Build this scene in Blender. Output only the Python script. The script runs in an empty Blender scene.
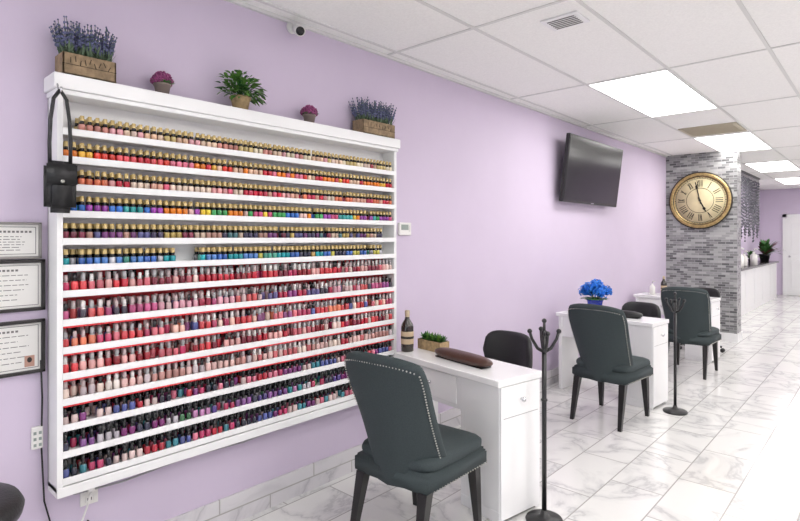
import bpy, bmesh, math, random
from mathutils import Vector, Matrix
random.seed(7)
S = bpy.context.scene
COL = S.collection
try:
    S.view_settings.view_transform = 'Standard'
    S.view_settings.look = 'None'
except Exception as e:
    print(e)

# ------------------------------------------------------------ materials
def mat(name, col, rough=0.5, metal=0.0, emit=None, es=0.0, noise=0.0, nscale=20.0, bump=0.0, coat=0.0):
    m = bpy.data.materials.new(name); m.use_nodes = True
    nt = m.node_tree; b = nt.nodes['Principled BSDF']
    b.inputs['Base Color'].default_value = (*col, 1)
    b.inputs['Roughness'].default_value = rough
    b.inputs['Metallic'].default_value = metal
    if coat: b.inputs['Coat Weight'].default_value = coat
    if emit:
        b.inputs['Emission Color'].default_value = (*emit, 1)
        b.inputs['Emission Strength'].default_value = es
    if noise or bump:
        tc = nt.nodes.new('ShaderNodeTexCoord'); n = nt.nodes.new('ShaderNodeTexNoise')
        n.inputs['Scale'].default_value = nscale; n.inputs['Detail'].default_value = 4
        nt.links.new(tc.outputs['Object'], n.inputs['Vector'])
        if noise:
            r = nt.nodes.new('ShaderNodeValToRGB')
            r.color_ramp.elements[0].position = .3; r.color_ramp.elements[1].position = .7
            r.color_ramp.elements[0].color = (*[max(0, c*(1-noise)) for c in col], 1)
            r.color_ramp.elements[1].color = (*[min(1, c*(1+noise)) for c in col], 1)
            nt.links.new(n.outputs['Fac'], r.inputs['Fac'])
            nt.links.new(r.outputs['Color'], b.inputs['Base Color'])
        if bump:
            bp = nt.nodes.new('ShaderNodeBump'); bp.inputs['Strength'].default_value = bump
            bp.inputs['Distance'].default_value = 0.01
            nt.links.new(n.outputs['Fac'], bp.inputs['Height'])
            nt.links.new(bp.outputs['Normal'], b.inputs['Normal'])
    return m

def marble_tile(name, bw=0.61, bh=0.305, mortar=0.004, rough=0.15, mode='floor', base=(.76,.752,.735)):
    m = bpy.data.materials.new(name); m.use_nodes = True
    nt = m.node_tree; L = nt.links; b = nt.nodes['Principled BSDF']
    tc = nt.nodes.new('ShaderNodeTexCoord'); sep = nt.nodes.new('ShaderNodeSeparateXYZ')
    comb = nt.nodes.new('ShaderNodeCombineXYZ'); L.new(tc.outputs['Object'], sep.inputs[0])
    L.new(sep.outputs['Y'], comb.inputs['X'])
    L.new(sep.outputs['X' if mode == 'floor' else 'Z'], comb.inputs['Y'])
    br = nt.nodes.new('ShaderNodeTexBrick'); L.new(comb.outputs[0], br.inputs['Vector'])
    br.inputs['Scale'].default_value = 1; br.inputs['Brick Width'].default_value = bw
    br.inputs['Row Height'].default_value = bh; br.inputs['Mortar Size'].default_value = mortar
    br.inputs['Mortar Smooth'].default_value = 0.1
    br.inputs['Color1'].default_value = (0, 0, 0, 1); br.inputs['Color2'].default_value = (1, 1, 1, 1)
    br.inputs['Mortar'].default_value = (.5, .5, .5, 1)
    add = nt.nodes.new('ShaderNodeVectorMath'); add.operation = 'MULTIPLY_ADD'
    L.new(br.outputs['Color'], add.inputs[0]); add.inputs[1].default_value = (3, 5, 7)
    L.new(tc.outputs['Object'], add.inputs[2])
    n = nt.nodes.new('ShaderNodeTexNoise'); L.new(add.outputs[0], n.inputs['Vector'])
    n.inputs['Scale'].default_value = 1.5; n.inputs['Detail'].default_value = 6
    n.inputs['Roughness'].default_value = .56; n.inputs['Distortion'].default_value = 1.0
    sub = nt.nodes.new('ShaderNodeMath'); sub.operation = 'SUBTRACT'; L.new(n.outputs['Fac'], sub.inputs[0]); sub.inputs[1].default_value = .52
    ab = nt.nodes.new('ShaderNodeMath'); ab.operation = 'ABSOLUTE'; L.new(sub.outputs[0], ab.inputs[0])
    r = nt.nodes.new('ShaderNodeValToRGB'); L.new(ab.outputs[0], r.inputs['Fac'])
    r.color_ramp.elements[0].position = 0; r.color_ramp.elements[0].color = (base[0]*.70, base[1]*.70, base[2]*.72, 1)
    r.color_ramp.elements[1].position = .065; r.color_ramp.elements[1].color = (*base, 1)
    e = r.color_ramp.elements.new(.016); e.color = (base[0]*.88, base[1]*.88, base[2]*.89, 1)
    mix = nt.nodes.new('ShaderNodeMix'); mix.data_type = 'RGBA'
    L.new(br.outputs['Fac'], mix.inputs['Factor']); L.new(r.outputs['Color'], mix.inputs['A'])
    mix.inputs['B'].default_value = (.40, .39, .375, 1)
    L.new(mix.outputs['Result'], b.inputs['Base Color'])
    b.inputs['Roughness'].default_value = rough
    return m

def brick_mat(name):
    m = bpy.data.materials.new(name); m.use_nodes = True
    nt = m.node_tree; L = nt.links; b = nt.nodes['Principled BSDF']
    tc = nt.nodes.new('ShaderNodeTexCoord'); sep = nt.nodes.new('ShaderNodeSeparateXYZ')
    L.new(tc.outputs['Object'], sep.inputs[0])
    ad = nt.nodes.new('ShaderNodeMath'); L.new(sep.outputs['X'], ad.inputs[0]); L.new(sep.outputs['Y'], ad.inputs[1])
    comb = nt.nodes.new('ShaderNodeCombineXYZ'); L.new(ad.outputs[0], comb.inputs['X']); L.new(sep.outputs['Z'], comb.inputs['Y'])
    br = nt.nodes.new('ShaderNodeTexBrick'); L.new(comb.outputs[0], br.inputs['Vector'])
    br.inputs['Scale'].default_value = 1; br.inputs['Brick Width'].default_value = .10
    br.inputs['Row Height'].default_value = .034; br.inputs['Mortar Size'].default_value = .003
    br.inputs['Color1'].default_value = (.09, .09, .095, 1); br.inputs['Color2'].default_value = (.45, .45, .45, 1)
    br.inputs['Mortar'].default_value = (.38, .38, .38, 1)
    L.new(br.outputs['Color'], b.inputs['Base Color'])
    b.inputs['Roughness'].default_value = .35
    bp = nt.nodes.new('ShaderNodeBump'); bp.invert = True; bp.inputs['Distance'].default_value = .003
    L.new(br.outputs['Fac'], bp.inputs['Height']); L.new(bp.outputs['Normal'], b.inputs['Normal'])
    return m

M = dict(
 wall=mat('lavender_paint', (.615, .53, .665), .6, noise=.015, nscale=3),
 wallw=mat('back_wall_paint', (.66, .62, .68), .6, noise=.015, nscale=3),
 white=mat('white_lacquer', (.84, .84, .84), .3, noise=.01, nscale=4),
 desk=mat('white_gloss_laminate', (.86, .86, .86), .14, noise=.01, nscale=4),
 groove=mat('grey_groove', (.35, .35, .35), .6),
 ceil=mat('ceiling_tile', (.90, .895, .87), .9, noise=.04, nscale=90, bump=.08),
 grid=mat('ceiling_tbar', (.70, .70, .68), .5),
 light=mat('light_diffuser', (1, 1, 1), .5, emit=(1, .98, .95), es=9.6),
 vent=mat('vent_beige', (.50, .45, .34), .6),
 ventd=mat('vent_dark', (.16, .16, .15), .6),
 floor=marble_tile('marble_floor_tile'),
 base=marble_tile('marble_base_tile', bw=.61, bh=.3, mode='wall', rough=.25, base=(.66,.64,.66)),
 brick=brick_mat('grey_brick'),
 fabric=mat('slate_green_fabric', (.034, .047, .050), .85, noise=.25, nscale=300, bump=.15),
 leg=mat('black_wood', (.012, .011, .011), .3),
 black=mat('black_metal', (.010, .010, .011), .35),
 blackpl=mat('black_leather', (.012, .012, .013), .42, bump=.15, nscale=120),
 nail=mat('nailhead_silver', (.5, .49, .45), .3, 1.0),
 chrome=mat('chrome', (.7, .7, .72), .15, 1.0),
 wood=mat('weathered_wood', (.27, .19, .11), .75, noise=.35, nscale=35),
 woodl=mat('light_wood', (.38, .27, .14), .7, noise=.3, nscale=40),
 woodd=mat('dark_lettering', (.05, .035, .02), .8),
 potg=mat('grey_pot', (.22, .17, .15), .6),
 soil=mat('soil', (.06, .045, .03), .95),
 lav=mat('lavender_bloom', (.11, .12, .22), .8, noise=.35, nscale=60),
 lavg=mat('lavender_stem', (.10, .15, .09), .8, noise=.2, nscale=60),
 green=mat('leaf_green', (.10, .24, .04), .6, noise=.4, nscale=40),
 dgreen=mat('leaf_dark_green', (.035, .13, .025), .6, noise=.4, nscale=40),
 pink=mat('magenta_bloom', (.27, .055, .17), .7, noise=.4, nscale=60),
 blue=mat('blue_petal', (.02, .20, .70), .6, noise=.45, nscale=50),
 cobalt=mat('cobalt_glaze', (.01, .03, .35), .15),
 brown=mat('brown_vinyl', (.075, .032, .022), .35, bump=.1, nscale=60),
 glassd=mat('dark_bottle_glass', (.02, .012, .008), .08, coat=.5),
 label=mat('kraft_label', (.55, .42, .28), .7),
 cork=mat('beige_wrap', (.50, .40, .28), .7),
 screen=mat('tv_screen', (.004, .004, .005), .14),
 bezel=mat('tv_bezel', (.012, .012, .012), .25),
 gold=mat('antique_gold', (.42, .30, .13), .35, .7, noise=.3, nscale=30),
 face=mat('clock_parchment', (.66, .57, .35), .6, noise=.12, nscale=5),
 ink=mat('black_ink', (.015, .012, .01), .6),
 paper=mat('certificate_paper', (.74, .73, .70), .5, noise=.02),
 inkg=mat('grey_print', (.16, .155, .15), .7),
 framed=mat('dark_frame', (.02, .018, .017), .3),
 silver=mat('silver_frame', (.25, .24, .23), .35, .5),
 red=mat('red_glow_strip', (.70, .03, .04), .5, noise=.1),
 plas=mat('white_plastic', (.80, .79, .76), .35),
 lcd=mat('lcd_grey', (.30, .35, .32), .3),
 grey=mat('grey_cable', (.35, .35, .36), .5),
 counter=mat('dark_granite', (.06, .055, .055), .2, noise=.4, nscale=60),
 bead=mat('smoky_bead', (.10, .10, .12), .2, .4),
 maroon=mat('maroon_leaf', (.12, .03, .03), .6, noise=.4),
 photo=mat('portrait_tone', (.45, .26, .2), .6),
)

# ------------------------------------------------------------ mesh builder
class B:
    def __init__(s, name): s.name = name; s.bm = bmesh.new(); s.mats = []
    def mi(s, m):
        if m not in s.mats: s.mats.append(m)
        return s.mats.index(m)
    def add(s, t, m, Mx=None, smooth=False):
        if Mx is not None: bmesh.ops.transform(t, matrix=Mx, verts=t.verts)
        i = s.mi(m)
        for f in t.faces: f.material_index = i; f.smooth = smooth
        me = bpy.data.meshes.new('tmp'); t.to_mesh(me); t.free()
        s.bm.from_mesh(me); bpy.data.meshes.remove(me)
    def box(s, c, d, m, bev=0.0, rot=None, seg=2, smooth=False):
        t = bmesh.new(); bmesh.ops.create_cube(t, size=1)
        bmesh.ops.scale(t, vec=d, verts=t.verts)
        if bev: bmesh.ops.bevel(t, geom=t.edges[:], offset=bev, segments=seg, affect='EDGES', profile=.5)
        Mx = Matrix.Translation(c)
        if rot is not None: Mx = Mx @ rot.to_4x4()
        s.add(t, m, Mx, smooth)
    def bb(s, a, b, m, bev=0.0, seg=2, smooth=False):
        c = [(a[i]+b[i])/2 for i in range(3)]; d = [abs(b[i]-a[i]) for i in range(3)]
        s.box(c, d, m, bev, None, seg, smooth)
    def cyl(s, p0, p1, r0, r1, m, seg=12):
        p0 = Vector(p0); p1 = Vector(p1); d = p1-p0
        t = bmesh.new(); bmesh.ops.create_cone(t, cap_ends=True, segments=seg, radius1=r0, radius2=r1, depth=d.length)
        q = d.to_track_quat('Z', 'Y').to_matrix().to_4x4()
        s.add(t, m, Matrix.Translation((p0+p1)/2) @ q, True)
    def sph(s, c, r, m, u=10, v=7, rot=None):
        t = bmesh.new(); bmesh.ops.create_uvsphere(t, u_segments=u, v_segments=v, radius=1)
        if not hasattr(r, '__len__'): r = (r, r, r)
        Mx = Matrix.Translation(c)
        if rot is not None: Mx = Mx @ rot.to_4x4()
        s.add(t, m, Mx @ Matrix.Diagonal((*r, 1)), True)
    def ico(s, c, r, m, sub=1):
        t = bmesh.new(); bmesh.ops.create_icosphere(t, subdivisions=sub, radius=r)
        s.add(t, m, Matrix.Translation(c), True)
    def lathe(s, prof, c, m, seg=24, Mx=None, caps=True):
        t = bmesh.new(); rings = []
        for r, z in prof:
            rings.append([t.verts.new((r*math.cos(2*math.pi*k/seg), r*math.sin(2*math.pi*k/seg), z)) for k in range(seg)])
        for a, b in zip(rings, rings[1:]):
            for k in range(seg):
                t.faces.new((a[k], a[(k+1) % seg], b[(k+1) % seg], b[k]))
        if caps: t.faces.new(rings[0][::-1]); t.faces.new(rings[-1])
        X = Matrix.Translation(c)
        if Mx is not None: X = X @ Mx
        s.add(t, m, X, True)
    def tube(s, pts, r, m, seg=8):
        pts = [Vector(p) for p in pts]
        t = bmesh.new(); rings = []
        for i, p in enumerate(pts):
            d = (pts[min(i+1, len(pts)-1)]-pts[max(i-1, 0)]).normalized()
            q = d.to_track_quat('Z', 'Y')
            rr = r[i] if hasattr(r, '__len__') else r
            rings.append([t.verts.new(p+q @ Vector((rr*math.cos(2*math.pi*k/seg), rr*math.sin(2*math.pi*k/seg), 0))) for k in range(seg)])
        for a, b in zip(rings, rings[1:]):
            best = min(range(seg), key=lambda o: sum((a[k].co-b[(k+o) % seg].co).length for k in range(seg)))
            b2 = [b[(k+best) % seg] for k in range(seg)]
            b[:] = b2
            for k in range(seg): t.faces.new((a[k], a[(k+1) % seg], b[(k+1) % seg], b[k]))
        t.faces.new(rings[0][::-1]); t.faces.new(rings[-1])
        bmesh.ops.recalc_face_normals(t, faces=t.faces)
        s.add(t, m, None, True)
    def leaf(s, base, d, ln, w, m, droop=.3):
        base = Vector(base); d = Vector(d).normalized()
        side = d.cross(Vector((0, 0, 1)));
        if side.length < .05: side = Vector((1, 0, 0))
        side.normalize()
        t = bmesh.new(); L = []; R = []
        N = 5
        for i in range(N+1):
            f = i/N; ww = w*math.sin(math.pi*(.08+.92*f))*.5+.0004
            p = base + d*ln*f - Vector((0, 0, droop*ln*f*f))
            L.append(t.verts.new(p+side*ww)); R.append(t.verts.new(p-side*ww))
        for i in range(N): t.faces.new((L[i], L[i+1], R[i+1], R[i]))
        s.add(t, m, None, True)
    def obj(s, loc=(0, 0, 0), rz=0.0, parent=None):
        me = bpy.data.meshes.new(s.name); s.bm.to_mesh(me); s.bm.free()
        for m in s.mats: me.materials.append(m)
        o = bpy.data.objects.new(s.name, me); COL.objects.link(o)
        o.location = loc; o.rotation_euler = (0, 0, rz)
        if parent: o.parent = parent
        return o

H = 2.74
# ------------------------------------------------------------ room shell
def shell(name, a, b, m):
    x = B(name); c = [(a[i]+b[i])/2 for i in range(3)]
    x.bb([a[i]-c[i] for i in range(3)], [b[i]-c[i] for i in range(3)], m)
    return x.obj(c)
XR, YB, YF = 5.6, -3.0, 17.0
CY = 8.90
shell('floor', (-.1, YB-.1, -.1), (XR+.1, YF+.1, 0), M['floor'])
shell('ceiling', (-.1, YB-.1, H), (XR+.1, YF+.1, H+.1), M['ceil'])
shell('wall_left', (-.12, YB, 0), (0, YF, H), M['wall'])
shell('wall_right', (XR, YB, 0), (XR+.12, YF, H), M['wallw'])
shell('wall_far', (0, YF, 0), (XR, YF+.1, H), M['wall'])
w = B('wall_back')
w.bb((0, YB-.1, 0), (XR, YB, .5), M['wallw']); w.bb((0, YB-.1, 2.4), (XR, YB, H), M['wallw'])
for a, b_ in ((0, .7), (2.6, 3.0), (4.9, XR)): w.bb((a, YB-.1, .5), (b_, YB, 2.4), M['wallw'])
w.obj()
for i, (a, b_) in enumerate(((.7, 2.6), (3.0, 4.9))):
    w = B('window_%d' % (i+1))
    for p in ((a, a+.05), (b_-.05, b_), ((a+b_)/2-.025, (a+b_)/2+.025)): w.bb((p[0], YB-.08, .5), (p[1], YB-.02, 2.4), M['black'])
    w.bb((a, YB-.08, .5), (b_, YB-.02, .55), M['black']); w.bb((a, YB-.08, 2.35), (b_, YB-.02, 2.4), M['black'])
    w.obj()
shell('baseboard_left', (0, YB, 0), (.012, CY, .15), M['base'])

# ceiling grid with lights
GX, GY, G0X, G0Y = .62, 1.6, .10, 4.27
lights = [(.72, G0Y+GY*k) for k in (-4, 0, 2, 4, 6)] + [(1.96, G0Y-2*GY)] + [(3.20, G0Y+GY*k) for k in (-4, -2, 0, 2, 4, 6)] + [(4.44, G0Y+GY*k) for k in (-2, 0, 2, 4, 6)]  # the lone panel between the rows is added, out of view, for brightness
g = B('trim_ceiling_grid')
x = G0X
while x < XR:
    g.bb((x-.011, YB, H-.006), (x+.011, YF, H-.0005), M['grid']); x += GX
y = G0Y-GY*4
while y < YF:
    g.bb((0, y-.011, H-.0055), (XR, y+.011, H-.0005), M['grid']); y += GY
g.bb((0, YB, H-.02), (.02, CY, H-.0005), M['grid'])
g.obj()
for (lx, ly) in lights:
    p = B('ceiling_light_panel'); hx, hy = GX/2-.013, GY/2-.013
    p.bb((-hx, -hy, -.006), (hx, hy, -.001), M['light'])
    for sx in (-1, 1): p.bb((sx*hx-.004, -hy-.004, -.010), (sx*hx+.004, hy+.004, -.001), M['white'])
    for sy in (-1, 1): p.bb((-hx-.004, sy*hy-.004, -.010), (hx+.004, sy*hy+.004, -.001), M['white'])
    p.obj((lx+GX/2, ly+GY/2, H))
v = B('ceiling_air_vent')
v.bb((-.29, -.30, -.012), (.29, .30, -.001), M['vent'], .003)
for k in range(9): v.bb((-.25, -.27+k*.062, -.018), (.25, -.25+k*.062, -.010), M['vent'])
v.obj((1.03, 7.05, H))
v = B('ceiling_speaker_vent')
v.bb((-.11, -.09, -.012), (.11, .09, -.001), M['white'], .003)
for k in range(6): v.bb((-.08, -.063+k*.024, -.015), (.08, -.056+k*.024, -.010), M['ventd'])
v.obj((1.17, 2.93, H))

# brick column
bc = B('brick_column')
bc.bb((0, CY, 0), (.94, CY+.28, H-.001), M['brick'])
bc.bb((0, CY-.015, 0), (.955, CY+.28, .12), M['white'])
bc.obj()

# ------------------------------------------------------------ polish display
SC = .935
def zz(z): return 1.497+(z-1.474)*SC
rows = [zz(z) for z in (1.931, 1.812, 1.694, 1.579, 1.461, 1.347, 1.237, 1.114, .996, .886, .776, .666, .552, .438)]
Y0, Y1, XF = .667, 2.645, .12
ZB, ZC, ZT = zz(.39), zz(2.10), zz(2.165)
sh = B('nail_polish_display_shelf')
W = M['white']
sh.bb((.001, Y0, ZB), (.012, Y1, ZC), W)
sh.bb((.001, Y0, ZB), (XF, Y0+.022, ZC), W, .002)
sh.bb((.001, Y1-.022, ZB), (XF, Y1, ZC), W, .002)
sh.bb((.001, Y0-.015, ZC), (XF+.022, Y1+.015, ZT), W, .004)
sh.bb((.001, Y0-.005, ZC-.02), (XF+.012, Y1+.005, ZC), W, .003)
for z in rows:
    sh.bb((.012, Y0+.02, z-.016), (XF-.002, Y1-.02, z), W, .0015)
    sh.bb((XF-.004, Y0+.02, z-.020), (XF+.002, Y1-.02, z+.008), W, .0015)
sh.bb((.001, Y0, ZB-.02), (XF+.004, Y1, ZB+.02), W, .002)
for k in (6, 7, 8, 9, 10):  # red strips: glow from the bottles, put in as colour on the shelf
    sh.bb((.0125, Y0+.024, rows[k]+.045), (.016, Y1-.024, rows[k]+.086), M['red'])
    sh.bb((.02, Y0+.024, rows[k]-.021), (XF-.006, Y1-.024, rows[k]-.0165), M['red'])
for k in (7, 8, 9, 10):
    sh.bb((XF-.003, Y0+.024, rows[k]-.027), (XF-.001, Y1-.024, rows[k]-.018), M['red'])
sh.obj()

gold = (.62, .46, .19); blk = (.012, .012, .014); wht = (.78, .76, .74); clr = (.52, .42, .42); slv = (.42, .42, .43)
pal = {
 'champ': [(.70, .45, .30), (.75, .55, .40), (.60, .25, .20), (.65, .50, .20), (.72, .35, .38), (.40, .06, .08), (.8, .7, .5), (.78, .60, .50)],
 'warm': [(.75, .05, .03), (.85, .22, .02), (.80, .10, .12), (.85, .45, .05), (.60, .03, .05), (.80, .20, .30), (.75, .5, .35)],
 'pinks': [(.70, .12, .20), (.60, .05, .10), (.75, .35, .35), (.60, .02, .05), (.75, .40, .30), (.45, .03, .08), (.75, .2, .10), (.78, .62, .5)],
 'rain': [(.05, .35, .10), (.85, .60, .05), (.85, .25, .02), (.05, .20, .65), (.35, .06, .40), (.70, .10, .25), (.05, .40, .40), (.50, .03, .08), (.75, .50, .45)],
 'dark': [(.06, .05, .10), (.20, .03, .06), (.10, .10, .25), (.45, .25, .20), (.60, .45, .35), (.18, .05, .18), (.08, .20, .22), (.55, .40, .12)],
 'teal': [(.02, .35, .40), (.05, .15, .50), (.30, .30, .32), (.60, .55, .10), (.55, .55, .60), (.10, .40, .30), (.04, .04, .08), (.55, .35, .12), (.1,.25,.6)],
 'reds': [(.50, .02, .04), (.30, .02, .03), (.62, .05, .06), (.55, .12, .15), (.20, .02, .04), (.70, .36, .34), (.45, .03, .10), (.75, .55, .5)],
 'purp': [(.25, .05, .20), (.45, .08, .20), (.40, .03, .07), (.70, .35, .42), (.25, .12, .32), (.60, .10, .10), (.15, .12, .30), (.65, .45, .45), (.05, .04, .06)],
 'coral': [(.75, .22, .12), (.72, .18, .22), (.60, .06, .07), (.78, .48, .40), (.45, .05, .12), (.8, .6, .5), (.30, .10, .25), (.10, .12, .35)],
 'nude': [(.75, .60, .52), (.65, .42, .38), (.78, .70, .64), (.50, .25, .22), (.70, .45, .42), (.55, .13, .14), (.50, .42, .44), (.40, .03, .05)],
 'mix': [(.50, .05, .14), (.65, .18, .26), (.08, .10, .30), (.03, .03, .05), (.45, .03, .05), (.22, .05, .20), (.65, .5, .48), (.05, .22, .27)],
 'jewel': [(.08, .05, .20), (.03, .22, .24), (.18, .03, .14), (.40, .04, .10), (.04, .04, .07), (.45, .20, .38), (.50, .46, .50), (.06, .18, .08), (.25, .1, .3)],
}
ya0, yb0 = Y0+.036, Y1-.034
rowspec = [('champ', 'A', ya0+.06, yb0), ('warm', 'A', ya0, yb0), ('pinks', 'A', ya0, yb0), ('rain', 'A', ya0, yb0), ('dark', 'A', ya0, yb0-.07),
           ('teal', 'A', ya0, yb0-.07), ('reds', 'W', ya0, yb0), ('purp', 'W', ya0, yb0), ('coral', 'W', ya0, yb0),
           ('reds', 'W', ya0, yb0), ('nude', 'M', ya0, yb0), ('mix', 'K', ya0, yb0), ('jewel', 'K', ya0, yb0), ('mix', 'K', ya0, yb0)]
V = []; F = []; C = []
def bottle(cx, cy, z, col, style, s=1.0):
    if style == 'A':
        body = [(.0005, 0, col), (.0125, .0006, col), (.0130, .028, col), (.0120, .033, blk), (.0080, .036, blk)]
        cap = [(.0085, .036, blk), (.0088, .047, gold), (.0088, .052, gold), (.0078, .068, gold), (.0005, .0685, gold)]
    elif style in 'WM':
        cc = clr if random.random() < .45 else (slv if random.random() < .5 else wht)
        if random.random() < (.30 if style == 'M' else .14): cc = blk
        body = [(.0005, 0, col), (.0120, .0006, col), (.0140, .012, col), (.0140, .034, col), (.0110, .042, cc), (.0070, .045, cc)]
        cap = [(.0080, .045, cc), (.0085, .058, cc), (.0078, .074, cc), (.0005, .075, cc)]
    else:
        body = [(.0005, 0, col), (.0115, .0006, col), (.0130, .010, col), (.0130, .030, col), (.0100, .038, blk), (.0065, .041, blk)]
        cap = [(.0072, .041, blk), (.0078, .056, blk), (.0055, .077, blk), (.0005, .078, blk)]
    prof = body+cap; n = 8; b0 = len(V)
    rot = random.uniform(0, .8)
    for r, h, c in prof:
        for k in range(n):
            a = 2*math.pi*(k+.5)/n+rot
            V.append((cx+r*s*math.cos(a), cy+r*s*math.sin(a), z+h*s))
    for i in range(len(prof)-1):
        for k in range(n):
            F.append((b0+i*n+k, b0+i*n+(k+1) % n, b0+(i+1)*n+(k+1) % n, b0+(i+1)*n+k))
            C.extend([prof[i][2]]*4)
for ri, z in enumerate(rows):
    key, st, ya, yb = rowspec[ri]
    P = pal[key]; step = .0292 if st == 'A' else .0322
    yy = ya; cur = random.choice(P); run = 0
    while yy < yb:
        if ri == 5 and 1.16 < yy < 1.26: yy += step; continue
        if run <= 0: cur = random.choice(P); run = random.choice((1, 1, 1, 2, 2, 3))
        run -= 1
        j = random.uniform(.75, 1.2)
        c = tuple(min(.9, k*j) for k in cur)
        sz = 1.0 if st == 'A' else random.choice((1.0, 1.0, .93, .88))
        if random.random() > (.02 if st == 'A' else .06): bottle(.100+random.uniform(-.002, .001), yy+random.uniform(-.001, .001), z+.0003, c, st, sz)
        if random.random() > .06: bottle(.066, yy+.006, z+.0003, random.choice(P), st)
        if random.random() > .15: bottle(.034, yy+.002, z+.0003, random.choice(P), st)
        yy += step
me = bpy.data.meshes.new('nail_polish_bottles'); me.from_pydata(V, [], F)
ca = me.color_attributes.new('Col', 'FLOAT_COLOR', 'CORNER')
flat = []
for c in C: flat.extend((c[0], c[1], c[2], 1.0))
ca.data.foreach_set('color', flat)
me.polygons.foreach_set('use_smooth', [True]*len(me.polygons))
mb = bpy.data.materials.new('polish_glass'); mb.use_nodes = True
nt = mb.node_tree; at = nt.nodes.new('ShaderNodeAttribute'); at.attribute_name = 'Col'
nt.links.new(at.outputs['Color'], nt.nodes['Principled BSDF'].inputs['Base Color'])
nt.nodes['Principled BSDF'].inputs['Roughness'].default_value = .18
nt.nodes['Principled BSDF'].inputs['Coat Weight'].default_value = .4
me.materials.append(mb)
COL.objects.link(bpy.data.objects.new('nail_polish_bottles', me))

# ------------------------------------------------------------ plants on shelf
def lavender_planter(loc, ln, seed):
    random.seed(seed); p = B('lavender_planter'); h = .09
    t = .008
    p.bb((-.05, -ln/2, 0), (.05, ln/2, .008), M['wood'])
    p.bb((.05-t, -ln/2, 0), (.05, ln/2, h), M['wood'], .002); p.bb((-.05, -ln/2, 0), (-.05+t, ln/2, h), M['wood'], .002)
    p.bb((-.05, -ln/2, 0), (.05, -ln/2+t, h), M['wood'], .002); p.bb((-.05, ln/2-t, 0), (.05, ln/2, h), M['wood'], .002)
    p.bb((.050, -ln/2, h*.48), (.0515, ln/2, h*.5), M['woodd'])
    p.bb((-.045, -ln/2+.006, 0), (.045, ln/2-.006, h*.85), M['soil'])
    for k in range(9):
        yy = -ln*.36+k*ln*.09
        p.box((.0515, yy, h*.68+.008*math.sin(k*2.1)), (.001, .003, .022), M['woodd'], rot=Matrix.Rotation(.5*math.sin(k*3), 3, 'X'))
    for k in range(int(135*ln/.22)):
        bx = random.uniform(-.035, .035); by = random.uniform(-ln/2+.015, ln/2-.015)
        d = Vector((bx*3+random.uniform(-.1, .12), by*2.4+random.uniform(-.18, .18), 1)).normalized()
        L = random.uniform(.09, .16)
        if loc[0]+bx+d.x*L < .012: d.x = abs(d.x)
        b0 = Vector((bx, by, h*.85)); tip = b0+d*L
        p.cyl(b0, tip, .0018, .0012, M['lavg'], 5)
        for q in range(5):
            f = .45+.135*q
            p.ico(b0+d*L*f, .0084-.0011*q, M['lav'])
    for k in range(110):
        bx = random.uniform(-.03, .04); by = random.uniform(-ln/2+.01, ln/2-.01)
        p.leaf((bx, by, h*.85), (random.uniform(-.1, .5), random.uniform(-.6, .6), 1), random.uniform(.05, .09), .008, M['lavg'], .1)
    return p.obj(loc)
lavender_planter((.078, .785, ZT), .20, 1)
lavender_planter((.078, 2.475, ZT), .29, 2)
def pot_prof(r, h): return [(r*.72, 0), (r*.98, h*.85), (r*1.08, h*.86), (r*1.08, h), (r*.9, h), (r*.88, h*.9)]
def pink_pot(loc, seed):
    random.seed(seed); p = B('potted_pink_flowers')
    p.lathe(pot_prof(.036, .055), (0, 0, 0), M['potg'], 20)
    for k in range(150):
        a = random.uniform(0, 6.28); e = math.asin(random.uniform(-.15, 1))
        r = .045*random.uniform(.85, 1.05)
        p.ico((r*math.cos(a)*math.cos(e), r*math.sin(a)*math.cos(e), .065+r*math.sin(e)*.95), random.uniform(.005, .008), M['pink'])
    for k in range(30):
        a = random.uniform(0, 6.28); p.leaf((.02*math.cos(a), .02*math.sin(a), .05), (math.cos(a), math.sin(a), .8), .045, .014, M['dgreen'])
    p.sph((0, 0, .072), (.038, .038, .034), M['pink'])
    return p.obj(loc)
pink_pot((.075, 1.103, ZT), 3); pink_pot((.075, 1.951, ZT), 4)
random.seed(5); p = B('potted_green_plant')
p.lathe(pot_prof(.050, .070), (0, 0, 0), M['woodl'], 24)
p.lathe([(.002, .060), (.044, .062), (.002, .064)], (0, 0, 0), M['soil'])
for k in range(260):
    a = random.uniform(0, 6.28); e = random.uniform(.1, 1.5)
    d = Vector((abs(math.cos(a))*math.cos(e)*.75 - .15, math.sin(a)*math.cos(e), math.sin(e)))
    L = random.uniform(.05, .19)
    b0 = Vector((0, 0, .065))+d*L*.7
    if k % 3 == 0: p.cyl((0, 0, .06), b0, .0015, .001, M['dgreen'], 4)
    p.leaf(b0, d+Vector((random.uniform(-.2, .4), random.uniform(-.5, .5), random.uniform(-.5, .3))), random.uniform(.03, .055), .022, M['green'] if random.random() < .7 else M['dgreen'], .5)
p.obj((.085, 1.50, ZT))

# ------------------------------------------------------------ wall things
p = B('security_camera')
p.lathe([(.035, 0), (.035, .012), (.02, .018)], (0, 0, 0), M['plas'], 20, Matrix.Rotation(math.pi/2, 4, 'Y'))
p.tube([(.01, 0, 0), (.045, 0, 0), (.055, .0, -.02)], .009, M['plas'])
p.cyl((.03, .02, -.012), (.115, -.025, -.055), .030, .030, M['plas'], 20)
p.cyl((.115, -.025, -.055), (.119, -.027, -.057), .024, .024, M['bezel'], 20)
p.box((.07, 0, -.008), (.10, .06, .004), M['plas'], .001, Matrix.Rotation(.45, 3, 'Y'))
p.obj((.001, 1.88, 2.70))
p = B('thermostat')
p.bb((-.001, -.062, -.045), (.022, .062, .045), M['plas'], .005); p.bb((.022, -.045, -.008), (.0235, .03, .03), M['lcd'])
p.bb((.022, .038, -.02), (.025, .05, .02), M['plas'], .001)
p.obj((0, 2.845, 1.554))

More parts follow.
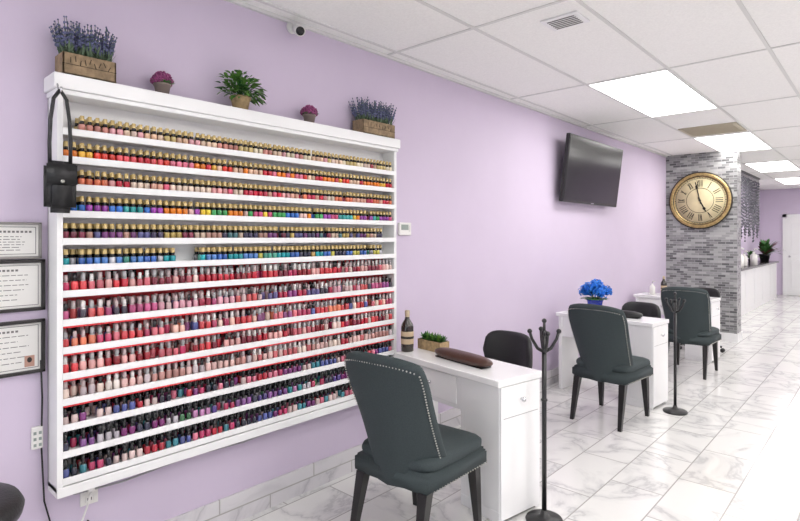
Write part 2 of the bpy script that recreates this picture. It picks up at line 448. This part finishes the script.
def frame(name, yc, zc, w, h, fm, kind, t=.014):
    p = B(name); d = .018
    p.bb((0, -w/2, -h/2), (.008, w/2, h/2), M['paper'])
    for sy in (-1, 1):
        a = sy*w/2; b_ = sy*(w/2-t); p.bb((0, min(a, b_), -h/2), (d, max(a, b_), h/2), fm, .002)
    for sz in (-1, 1):
        a = sz*h/2; b_ = sz*(h/2-t); p.bb((0, -w/2, min(a, b_)), (d, w/2, max(a, b_)), fm, .002)
    # printed heading, lines of words, rule border and seal
    hd = h/2-t-.024
    for k in range(11):
        p.bb((.008, -.075+k*.014, hd-.008), (.0086, -.066+k*.014, hd), M['inkg'])
    nl = 6
    for q in range(nl):
        ww = (w-.10)*random.uniform(.6, .98)/2; z_ = hd-.022-q*(h-2*t-.062)/nl
        yy = -ww
        while yy < ww:
            l_ = random.uniform(.008, .026); p.bb((.008, yy, z_-.0028), (.0086, min(yy+l_, ww), z_), M['inkg']); yy += l_+.005
    for e in (-1, 1):
        p.bb((.008, min(e*(w/2-t-.008), e*(w/2-t-.0105)), -h/2+t+.008), (.0084, max(e*(w/2-t-.008), e*(w/2-t-.0105)), h/2-t-.008), M['inkg'])
        p.bb((.008, -w/2+t+.008, min(e*(h/2-t-.008), e*(h/2-t-.0105))), (.0084, w/2-t-.008, max(e*(h/2-t-.008), e*(h/2-t-.0105))), M['inkg'])
    if kind: p.bb((.008, w/2-.070, -h/2+.028), (.0090, w/2-.036, -h/2+.072), M['photo']); p.sph((.0088, w/2-.053, -h/2+.055), (.001, .009, .011), M['ink'])
    else: p.cyl((.008, -w/2+.055, -h/2+.045), (.009, -w/2+.055, -h/2+.045), .014, .014, M['gold'], 20)
    return p.obj((.001, yc, zc))
frame('framed_certificate', .490, 1.305, .33, .205, M['framed'], 0)
frame('framed_certificate', .490, 1.060, .33, .215, M['framed'], 1)
frame('small_framed_notice', .535, 1.483, .215, .145, M['silver'], 0, .010)

p = B('black_handbag')
t = bmesh.new(); bmesh.ops.create_cube(t, size=1); bmesh.ops.scale(t, vec=(.05, .11, .20), verts=t.verts)
bmesh.ops.bevel(t, geom=t.edges[:], offset=.022, segments=4, affect='EDGES'); p.add(t, M['blackpl'], None, True)
t = bmesh.new(); bmesh.ops.create_cube(t, size=1); bmesh.ops.scale(t, vec=(.012, .104, .085), verts=t.verts)
bmesh.ops.bevel(t, geom=t.edges[:], offset=.005, segments=3, affect='EDGES'); p.add(t, M['blackpl'], Matrix.Translation((.024, 0, .048)), True)
p.cyl((.027, 0, .02), (.034, 0, .02), .007, .007, M['nail'])
for sy in (-1, 1):
    p.tube([(0, sy*.035, .09), (0, sy*.036, .17), (0, sy*.032, .26), (0, sy*.022, .34), (0, 0, .375)], .007, M['blackpl'])
p.tube([(-.034, 0, .405), (-.015, 0, .372), (.01, 0, .366), (.014, 0, .385)], .0035, M['chrome'])
p.obj((.176, .663, 1.69))

p = B('wall_outlet')
p.bb((0, -.035, -.050), (.006, .035, .050), M['plas'], .002)
for z in (-.025, .025):
    p.bb((.006, -.016, z-.014), (.009, .016, z+.014), M['plas'], .003)
    for yy in (-.007, .007): p.bb((.009, yy-.0015, z-.006), (.0094, yy+.0015, z+.006), M['ink'])
p.bb((.009, -.014, .012), (.035, .014, .04), M['plas'], .004)
p.obj((.001, .82, .40))
p = B('remote_control_holder')
p.bb((0, -.020, -.045), (.015, .020, .045), M['plas'], .004)
for k in range(3):
    for j in (-1, 1): p.bb((.015, j*.009-.005, .02-k*.024-.006), (.0165, j*.009+.005, .02-k*.024+.006), M['lcd'], .0005)
p.obj((.001, .628, .69))
p = B('power_cord')
p.tube([(.03, .82, .42), (.05, .80, .37), (.03, .77, .26), (.025, .74, .14), (.03, .71, .02), (.06, .74, .006), (.15, .84, .006), (.2, .94, .006)], .004, M['plas'], 6)
p.obj()
p = B('black_cable')
p.tube([(.012, .64, 1.0), (.012, .645, .85), (.012, .642, .65), (.02, .65, .43), (.015, .68, .30), (.02, .73, .22), (.02, .81, .29), (.02, .88, .2), (.03, .92, .03), (.10, .95, .006), (.22, .97, .006)], .0035, M['black'], 6)
p.obj()
p = B('grey_cable')
p.tube([(.03, .70, .45), (.02, .76, .42), (.012, .96, .405), (.012, 1.26, .425), (.012, 1.56, .41), (.012, 1.86, .43), (.012, 2.16, .42), (.012, 2.46, .44), (.012, 2.62, .435)], .004, M['grey'], 6)
p.obj()

# ------------------------------------------------------------ TV
p = B('wall_mounted_television')
tilt = Matrix.Rotation(math.radians(7), 3, 'Y')
def T(v): return tilt @ Vector(v)
w2, h2 = .725, .345
p.box((0, 0, 0), (.045, 2*w2, 2*h2), M['bezel'], .006, tilt)
p.box(T((.0235, 0, .008)), (.002, 2*w2-.03, 2*h2-.05), M['screen'], 0, tilt)
p.box(T((-.035, 0, -.02)), (.05, .9, .45), M['bezel'], .01, tilt)
p.box((-.11, 0, .02), (.02, .45, .30), M['black'], .003)
p.box((-.08, .12, .08), (.08, .03, .03), M['black']); p.box((-.08, -.12, .08), (.08, .03, .03), M['black'])
p.box(T((.024, 0, -h2+.012)), (.003, .08, .008), M['chrome'], 0, tilt)
p.obj((.121, 5.87, 2.20))

# ------------------------------------------------------------ clock
p = B('wall_clock'); RX = Matrix.Rotation(math.pi/2, 4, 'X')
p.lathe([(.30, 0), (.44, 0), (.475, .015), (.48, .035), (.465, .055), (.435, .062), (.41, .050), (.40, .035), (.39, .030)], (0, 0, 0), M['gold'], 64, RX)
p.lathe([(.001, .0), (.402, .001), (.402, .032), (.001, .033)], (0, 0, 0), M['face'], 64, RX)
p.lathe([(.462, .050), (.472, .056), (.486, .040), (.478, .03)], (0, 0, 0), M['ink'], 64, RX, caps=False)
p.lathe([(.405, .044), (.410, .054), (.416, .056)], (0, 0, 0), M['ink'], 64, RX, caps=False)
def ring(r0, r1, m, y):
    t = bmesh.new(); n = 64
    a = [t.verts.new((r0*math.cos(k*2*math.pi/n), y, r0*math.sin(k*2*math.pi/n))) for k in range(n)]
    b_ = [t.verts.new((r1*math.cos(k*2*math.pi/n), y, r1*math.sin(k*2*math.pi/n))) for k in range(n)]
    for k in range(n): t.faces.new((a[k], a[(k+1) % n], b_[(k+1) % n], b_[k]))
    p.add(t, m)
ring(.372, .377, M['ink'], -.0345); ring(.205, .212, M['ink'], -.0345)
roman = ['XII', 'I', 'II', 'III', 'IIII', 'V', 'VI', 'VII', 'VIII', 'IX', 'X', 'XI']
for i, s_ in enumerate(roman):
    R = Matrix.Rotation(i*math.pi/6, 3, 'Y')
    n = len(s_)
    for k, ch in enumerate(s_):
        xo = (k-(n-1)/2)*.032
        def bar(x0, tl, w_):
            p.box(R @ Vector((x0, -.0345, .29)), (w_, .002, .11), M['ink'], 0, R @ Matrix.Rotation(tl, 3, 'Y'))
        if ch == 'I': bar(xo, 0, .011)
        elif ch == 'V': bar(xo-.007, -.13, .011); bar(xo+.007, .13, .007)
        else: bar(xo, .25, .012); bar(xo, -.25, .007)
for k in range(60):
    R = Matrix.Rotation(k*math.pi/30, 3, 'Y')
    p.box(R @ Vector((0, -.0345, .386)), (.005 if k % 5 else .012, .0015, .014), M['ink'], 0, R)
for ang, ln, ww, yy in ((math.radians(155), .21, .020, -.040), (math.radians(-12), .32, .016, -.044)):
    R = Matrix.Rotation(ang, 3, 'Y')
    p.box(R @ Vector((0, yy, ln/2-.03)), (ww, .003, ln+.06), M['ink'], 0, R)
    p.box(R @ Vector((0, yy, ln*.72)), (ww*2.2, .003, ln*.16), M['ink'], 0, R)
p.cyl((0, -.03, 0), (0, -.05, 0), .018, .018, M['ink'], 20)
o = p.obj((.475, CY-.002, 2.035)); o.scale = (.87, .87, .87)

# ------------------------------------------------------------ desks
def manicure_desk(loc, deg, L, Wd):
    p = B('manicure_desk'); D = M['desk']
    p.bb((0, 0, .715), (L, Wd, .752), D, .006, 3)
    p.bb((L-.30, .02, .06), (L-.012, Wd-.02, .715), D, .003)
    p.bb((L-.30, .02, 0), (L-.012, .05, .06), D, .002); p.bb((L-.30, Wd-.05, 0), (L-.012, Wd-.02, .06), D, .002)
    p.bb((L-.30, .05, .0), (L-.28, Wd-.05, .06), D)
    p.bb((.02, .02, 0), (.055, Wd-.02, .715), D, .003)
    p.bb((.055, .03, .52), (L-.30, .05, .715), D, .002)
    p.bb((.055, Wd-.06, .52), (L-.30, Wd-.045, .715), D, .002)
    p.bb((.055, .05, .515), (L-.30, Wd-.06, .525), D)
    xe = L-.012
    p.bb((xe-.001, .022, .02), (xe+.010, Wd-.022, .712), D, .002)
    p.bb((xe+.0095, .04, .545), (xe+.0105, Wd-.04, .549), M['groove'])
    p.cyl((xe+.010, Wd/2, .63), (xe+.022, Wd/2, .63), .006, .006, M['chrome'])
    p.sph((xe+.028, Wd/2, .63), .014, M['chrome'])
    p.bb((.12, .022, .545), (L-.34, .031, .705), D, .003)
    p.sph(((.12+L-.34)/2, .012, .63), .012, M['chrome'])
    return p.obj((*loc, 0), math.radians(deg))
manicure_desk((.17, 2.56), -10, .90, .36)
manicure_desk((.10, 4.993), -5, .94, .36)
manicure_desk((.07, 7.264), -4, .92, .36)

# ------------------------------------------------------------ chairs
def back_pt(u, th, v, top=.965):
    hw = .212+.040*v
    if v > .75: hw *= 1-.13*((v-.75)/.25)**2.4
    x = hw*u
    z = .34+v*(top-.34-.030*abs(u)**3)
    y = -.20-.115*v**1.25+abs(u)**2.4*(.045+.16*(1-v)**1.7)
    tf = math.sqrt(max(0.0, 1-max(0, (v-.94)/.06)**2))
    return Vector((x, y+th*.034*(tf*.95+.05), z))
def client_chair(loc, deg):
    p = B('client_chair'); Fm = M['fabric']
    t = bmesh.new(); rings = []; n = 48; NV = 26
    for j in range(NV+1):
        v = 1-(1-j/NV)**1.15
        ring_ = []
        for k in range(n):
            a = 2*math.pi*k/n; c, s_ = math.cos(a), math.sin(a)
            u = math.copysign(abs(c)**.45, c); th = math.copysign(abs(s_)**.6, s_)
            ring_.append(t.verts.new(back_pt(u, th, v)))
        rings.append(ring_)
    for a, b_ in zip(rings, rings[1:]):
        for k in range(n): t.faces.new((a[k], a[(k+1) % n], b_[(k+1) % n], b_[k]))
    t.faces.new(rings[0][::-1]); t.faces.new(rings[-1])
    p.add(t, Fm, None, True)
    for sx in (-1, 1):
        for k in range(40):
            v = .06+.86*k/39; q = back_pt(sx*.965, -.70, v); p.ico(q, .0045, M['nail'])
    for k in range(27):
        u = -.9+1.8*k/26; p.ico(back_pt(u, -.9, .935), .0045, M['nail'])
    for r_ in range(4):
        for c_ in range(4 if r_ % 2 else 3):
            u = (-.6+.4*c_) if r_ % 2 else (-.4+.4*c_)
            p.sph(back_pt(u, 1.0, .42+.14*r_), (.010, .006, .010), M['fabric'], 8, 5)
    t = bmesh.new(); bmesh.ops.create_cube(t, size=1); bmesh.ops.scale(t, vec=(.46, .50, .09), verts=t.verts)
    for v_ in t.verts:
        if v_.co.y > 0: v_.co.x *= 1.08
    bmesh.ops.bevel(t, geom=t.edges[:], offset=.018, segments=3, affect='EDGES')
    p.add(t, Fm, Matrix.Translation((0, .02, .385)), True)
    t = bmesh.new(); bmesh.ops.create_cube(t, size=1); bmesh.ops.subdivide_edges(t, edges=t.edges[:], cuts=9, use_grid_fill=True)
    for v_ in t.verts:
        x_, y_, z_ = v_.co*2
        sc = 1-.06*abs(z_)**3
        k = 1-.10*(abs(x_)**6*abs(y_)**6)
        z2 = z_*(1-.35*max(abs(x_), abs(y_))**5)+(.25*(1-x_*x_)*(1-y_*y_) if z_ > 0 else 0)
        v_.co = Vector((x_*.235*sc*k*(1+.04*y_), y_*.245*sc*k+.03, z2*.042+.455))
    p.add(t, Fm, None, True)
    for k in range(26):
        p.ico((-.235+.47*k/25, .271, .355), .0045, M['nail'])
    for sx in (-1, 1):
        for k in range(22): p.ico((sx*(.232+.016*k/21), -.18+.43*k/21, .355), .0045, M['nail'])
    for sx in (-1, 1):
        for y0, y1 in ((.22, .25), (-.19, -.27)):
            t = bmesh.new()
            bmesh.ops.create_cone(t, cap_ends=True, segments=4, radius1=.019, radius2=.036, depth=.345)
            bmesh.ops.rotate(t, cent=(0, 0, 0), matrix=Matrix.Rotation(math.pi/4, 3, 'Z'), verts=t.verts)
            for v_ in t.verts:
                f = (v_.co.z+.1725)/.345
                v_.co.x += sx*(.19+.01*(1-f)); v_.co.y += y1*(1-f)+y0*f; v_.co.z += .1725
            p.add(t, M['leg'])
    return p.obj((*loc, 0), math.radians(deg))
client_chair((.80, 2.06), 3)
client_chair((.83, 4.50), -4)
client_chair((.91, 6.62), 0)

def technician_stool(loc, deg, lift=0.0, back=True):
    p = B('technician_stool')
    for k in range(5):
        a = 2*math.pi*k/5; d = Vector((math.cos(a), math.sin(a), 0))
        p.tube([d*.02+Vector((0, 0, .10)), d*.14+Vector((0, 0, .095)), d*.255+Vector((0, 0, .066))], [.022, .018, .013], M['black'])
        p.cyl(d*.255+Vector((0, 0, .04)), d*.255+Vector((0, 0, .075)), .007, .007, M['chrome'], 8)
        sd = Vector((-d.y, d.x, 0))
        for q in (-1, 1): p.cyl(d*.262+sd*q*.016+Vector((0, 0, .026))-sd*.006, d*.262+sd*q*.016+Vector((0, 0, .026))+sd*.006, .026, .026, M['blackpl'], 14)
    p.cyl((0, 0, .08), (0, 0, .26), .028, .026, M['black']); p.cyl((0, 0, .26), (0, 0, .40+lift), .014, .014, M['chrome'])
    p.lathe([(.05, .395), (.19, .405), (.222, .425), (.228, .45), (.215, .475), (.17, .487), (.02, .49)], (0, 0, lift), M['blackpl'], 36)
    if back:
        for sx in (-1, 1):
            p.tube([(sx*.05, .12, .40), (sx*.06, .23, .41), (sx*.06, .265, .50), (sx*.06, .245, .60)], .013, M['black'])
        t = bmesh.new(); nn = 24; rr = []
        for i in range(nn+1):
            u = -1+2*i/nn; a = u*.80; cx, cy = .285*math.sin(a), .285*math.cos(a)-.05
            hh = .135*(1-abs(u)**5)**.5+.010; th = .022*(1-abs(u)**6)**.5+.006
            nrm = Vector((math.sin(a), math.cos(a), 0))
            ring_ = []
            for q in range(16):
                c_, s_ = math.cos(q*math.pi/8), math.sin(q*math.pi/8)
                ring_.append(t.verts.new(Vector((cx, cy, .665))+nrm*th*math.copysign(abs(c_)**.6, c_)+Vector((0, 0, hh*math.copysign(abs(s_)**.6, s_)))))
            rr.append(ring_)
        for a, b_ in zip(rr, rr[1:]):
            for k in range(16): t.faces.new((a[k], a[(k+1) % 16], b_[(k+1) % 16], b_[k]))
        t.faces.new(rr[0]); t.faces.new(rr[-1][::-1]); bmesh.ops.recalc_face_normals(t, faces=t.faces)
        p.add(t, M['blackpl'], None, True)
    return p.obj((*loc, 0), math.radians(deg))
technician_stool((.50, 3.23), -4)
technician_stool((.60, 5.72), -5)
technician_stool((.68, 8.0), 0)
technician_stool((.37, .27), 0, .17, False)

# ------------------------------------------------------------ bag stands
def coat_stand(loc, deg, h=1.04):
    p = B('bag_hook_stand'); K = M['black']
    p.lathe([(.095, 0), (.097, .008), (.093, .016), (.04, .024), (.022, .034), (.014, .06)], (0, 0, 0), K, 36)
    p.cyl((0, 0, .03), (0, 0, h-.05), .0125, .0125, K, 14)
    p.sph((0, 0, h-.04), (.016, .016, .02), K)
    p.sph((0, 0, h*.62), (.018, .018, .012), K)
    for k in range(4):
        a = k*math.pi/2+.5; d = Vector((math.cos(a), math.sin(a), 0))
        p.tube([Vector((0, 0, h-.14)), d*.035+Vector((0, 0, h-.12)), d*.065+Vector((0, 0, h-.07)), d*.075+Vector((0, 0, h-.035))], [.009, .009, .008, .008], K)
        p.sph(d*.076+Vector((0, 0, h-.03)), .013, K)
    p.cyl((0, 0, h-.05), (0, 0, h+.02), .009, .007, K); p.sph((0, 0, h+.025), .013, K)
    return p.obj((*loc, 0), deg)
coat_stand((1.20, 2.62), .2, 1.03)
coat_stand((1.19, 5.00), .9, .99)

# ------------------------------------------------------------ desk-top items
ZD = .7525
def armrest(loc, deg, ln, m=M['brown']):
    p = B('manicure_armrest_cushion')
    t = bmesh.new(); bmesh.ops.create_uvsphere(t, u_segments=28, v_segments=16, radius=1)
    for v_ in t.verts:
        x_, y_, z_ = v_.co
        v_.co = Vector((math.copysign(abs(x_)**.55, x_)*ln/2, math.copysign(abs(y_)**.75, y_)*.052, max(-.9, z_)*.032))
    p.add(t, m, Matrix.Translation((0, 0, .030)), True)
    p.box((0, 0, .004), (ln*.85, .08, .008), M['blackpl'], .003)
    p.obj((*loc, ZD), math.radians(deg))
armrest((.66, 2.635), -12, .48)
armrest((.72, 5.12), -5, .34, M['blackpl'])
armrest((.72, 7.38), -5, .34, M['blackpl'])

random.seed(11); p = B('succulent_planter'); ln = .21
for a, b_ in (((-ln/2, -.045, 0), (ln/2, -.038, .065)), ((-ln/2, .038, 0), (ln/2, .045, .065)), ((-ln/2, -.045, 0), (-ln/2+.007, .045, .065)), ((ln/2-.007, -.045, 0), (ln/2, .045, .065))):
    p.bb(a, b_, M['woodl'], .0015)
p.bb((-ln/2+.004, -.04, .002), (ln/2-.004, .04, .055), M['soil'])
for k in range(7):
    cx = -.080+.0265*k; cy = random.uniform(-.015, .015)
    for q in range(28):
        a = random.uniform(0, 6.28); e = random.uniform(.4, 1.4)
        d = Vector((math.cos(a)*math.cos(e), math.sin(a)*math.cos(e), math.sin(e)))
        p.leaf((cx, cy, .052), d, random.uniform(.03, .075), .014, M['green'] if k % 2 else M['dgreen'], .05)
o = p.obj((.315, 2.790, ZD), math.radians(-8))

def bottle_obj(name, loc, s=1.0, body=M['glassd']):
    p = B(name)
    p.lathe([(.034*s, 0), (.037*s, .004*s), (.037*s, .14*s), (.033*s, .158*s), (.016*s, .185*s), (.0135*s, .20*s)], (0, 0, 0), body, 28)
    p.lathe([(.0135*s, .198*s), (.0140*s, .20*s), (.0140*s, .235*s), (.0120*s, .237*s)], (0, 0, 0), M['cork'], 20)
    p.lathe([(.0375*s, .045*s), (.0378*s, .047*s), (.0378*s, .115*s), (.0375*s, .117*s)], (0, 0, 0), M['label'], 28)
    p.lathe([(.0379*s, .075*s), (.0381*s, .076*s), (.0381*s, .088*s), (.0379*s, .089*s)], (0, 0, 0), M['ink'], 28)
    return p.obj(loc)
bottle_obj('glass_lotion_bottle', (.215, 2.645, ZD), 1.12)
bottle_obj('glass_lotion_bottle', (.38, 7.48, ZD), 1.0)
p = B('white_pump_dispenser')
p.lathe([(.03, 0), (.034, .004), (.034, .10), (.02, .118), (.012, .122), (.012, .14)], (0, 0, 0), M['plas'], 24)
p.cyl((0, 0, .14), (0, 0, .17), .005, .005, M['chrome']); p.tube([(0, 0, .17), (.02, 0, .172), (.035, 0, .165)], .006, M['plas'])
p.obj((.27, 7.38, ZD))

random.seed(21); p = B('blue_hydrangea_vase')
p.lathe([(.050, 0), (.055, .005), (.075, .13), (.080, .135), (.080, .15), (.070, .15), (.066, .13)], (0, 0, 0), M['cobalt'], 30)
p.lathe([(.001, .135), (.068, .137), (.001, .139)], (0, 0, 0), M['soil'])
for cx, cy, cz, r in ((-.08, -.03, .22, .065), (.07, -.04, .215, .065), (0, .03, .26, .075), (-.03, -.06, .25, .06), (.09, .06, .22, .055), (-.09, .07, .21, .055), (.03, -.02, .285, .05)):
    p.cyl((0, 0, .13), (cx, cy, cz), .004, .003, M['dgreen'], 6)
    p.sph((cx, cy, cz), r*.72, M['blue'])
    for k in range(60):
        a = random.uniform(0, 6.28); e = math.asin(random.uniform(-.6, 1))
        n_ = Vector((math.cos(a)*math.cos(e), math.sin(a)*math.cos(e), math.sin(e)))
        c = Vector((cx, cy, cz))+n_*r*random.uniform(.8, 1)
        for q in range(3):
            tv = n_.cross(Vector((random.uniform(-1, 1), random.uniform(-1, 1), random.uniform(-1, 1)))).normalized()
            p.leaf(c, tv+n_*.35, .020, .017, M['blue'], .1)
for k in range(40):
    a = random.uniform(0, 6.28); p.leaf((.05*math.cos(a), .05*math.sin(a), .14), (math.cos(a), math.sin(a), .5), random.uniform(.07, .12), .045, M['dgreen'], .4)
p.obj((.43, 5.15, ZD))

# ------------------------------------------------------------ far area
p = B('service_counter')
p.bb((.02, 9.19, 0), (.47, 16.2, .86), M['white'], .004)
p.bb((.012, 9.19, .86), (.51, 16.24, .90), M['counter'], .005)
for k in range(7): p.bb((.47, 9.3+k*.98, .10), (.478, 9.3+k*.98+.93, .82), M['white'], .002)
p.obj()
p = B('bead_curtain')
p.bb((.485, 10.3, H-.035), (.515, 13.6, H-.001), M['black'])
random.seed(31)
for k in range(55):
    yy = 10.35+k*.059; ln = 1.15+.15*math.sin(k*.9)+random.uniform(-.08, .08)
    p.cyl((.5, yy, H-.03), (.5, yy, H-ln), .002, .002, M['bead'], 4)
    z = H-.1-random.uniform(0, .06)
    while z > H-ln: p.ico((.5, yy, z), random.uniform(.014, .022), M['bead']); z -= random.uniform(.05, .07)
p.obj()
def palm(loc, mats, n, s, seed):
    random.seed(seed); p = B('potted_palm')
    p.lathe(pot_prof(.10*s, .16*s), (0, 0, 0), M['blackpl'], 24)
    for k in range(n):
        a = random.uniform(0, 6.28); e = random.uniform(.5, 1.4)
        dx = math.cos(a)*math.cos(e)
        if dx < 0: dx *= .3
        p.leaf((0, 0, .13*s), (dx, math.sin(a)*math.cos(e), math.sin(e)), random.uniform(.4, .7)*s, .07*s, random.choice(mats), .45)
    p.obj(loc)
palm((.32, 15.5, .9005), [M['dgreen'], M['maroon'], M['dgreen']], 70, 1.15, 41)
palm((.24, 14.3, .9005), [M['dgreen'], M['green']], 40, .6, 42)
for yy, xx, s_ in ((12.1, .40, 2.2), (12.8, .36, 1.8), (13.6, .40, 2.0)):
    p = B('white_pump_dispenser')
    p.lathe([(.03*s_, 0), (.034*s_, .004), (.034*s_, .10*s_), (.02*s_, .118*s_), (.012*s_, .122*s_), (.012*s_, .14*s_)], (0, 0, 0), M['plas'], 24)
    p.cyl((0, 0, .14*s_), (0, 0, .17*s_), .005*s_, .005*s_, M['chrome']); p.tube([(0, 0, .17*s_), (.02*s_, 0, .172*s_), (.035*s_, 0, .165*s_)], .006*s_, M['plas'])
    p.obj((xx, yy, .9005))
p = B('door_1'); dx = -.62
p.bb((1.20+dx, YF-.045, .005), (2.10+dx, YF-.005, 2.0), M['white'], .003)
for a in ((1.30, 1.61), (1.69, 2.0)):
    for z0, z1 in ((.2, .9), (1.05, 1.85)): p.bb((a[0]+dx, YF-.052, z0), (a[1]+dx, YF-.044, z1), M['desk'], .003)
p.bb((1.12+dx, YF-.05, 0), (1.20+dx, YF-.001, 2.08), M['white']); p.bb((2.10+dx, YF-.05, 0), (2.18+dx, YF-.001, 2.08), M['white'])
p.bb((1.12+dx, YF-.05, 2.0), (2.18+dx, YF-.001, 2.08), M['white'])
p.sph((1.27+dx, YF-.085, 1.0), .03, M['chrome']); p.cyl((1.27+dx, YF-.045, 1.0), (1.27+dx, YF-.08, 1.0), .012, .012, M['chrome'])
p.obj()

# ------------------------------------------------------------ world + camera
wd = bpy.data.worlds.new('World'); S.world = wd; wd.use_nodes = True
wd.node_tree.nodes['Background'].inputs['Color'].default_value = (.85, .92, 1, 1)
wd.node_tree.nodes['Background'].inputs['Strength'].default_value = 2.2

cd = bpy.data.cameras.new('Camera'); cam = bpy.data.objects.new('Camera', cd); COL.objects.link(cam)
cam.location = (2.55, 0, 1.497)
cam.rotation_euler = (math.radians(90), 0, .7368)
cd.sensor_width = 36; cd.lens = 24.3; cd.shift_y = -.0294
cd.clip_start = .05; cd.clip_end = 100
S.camera = cam
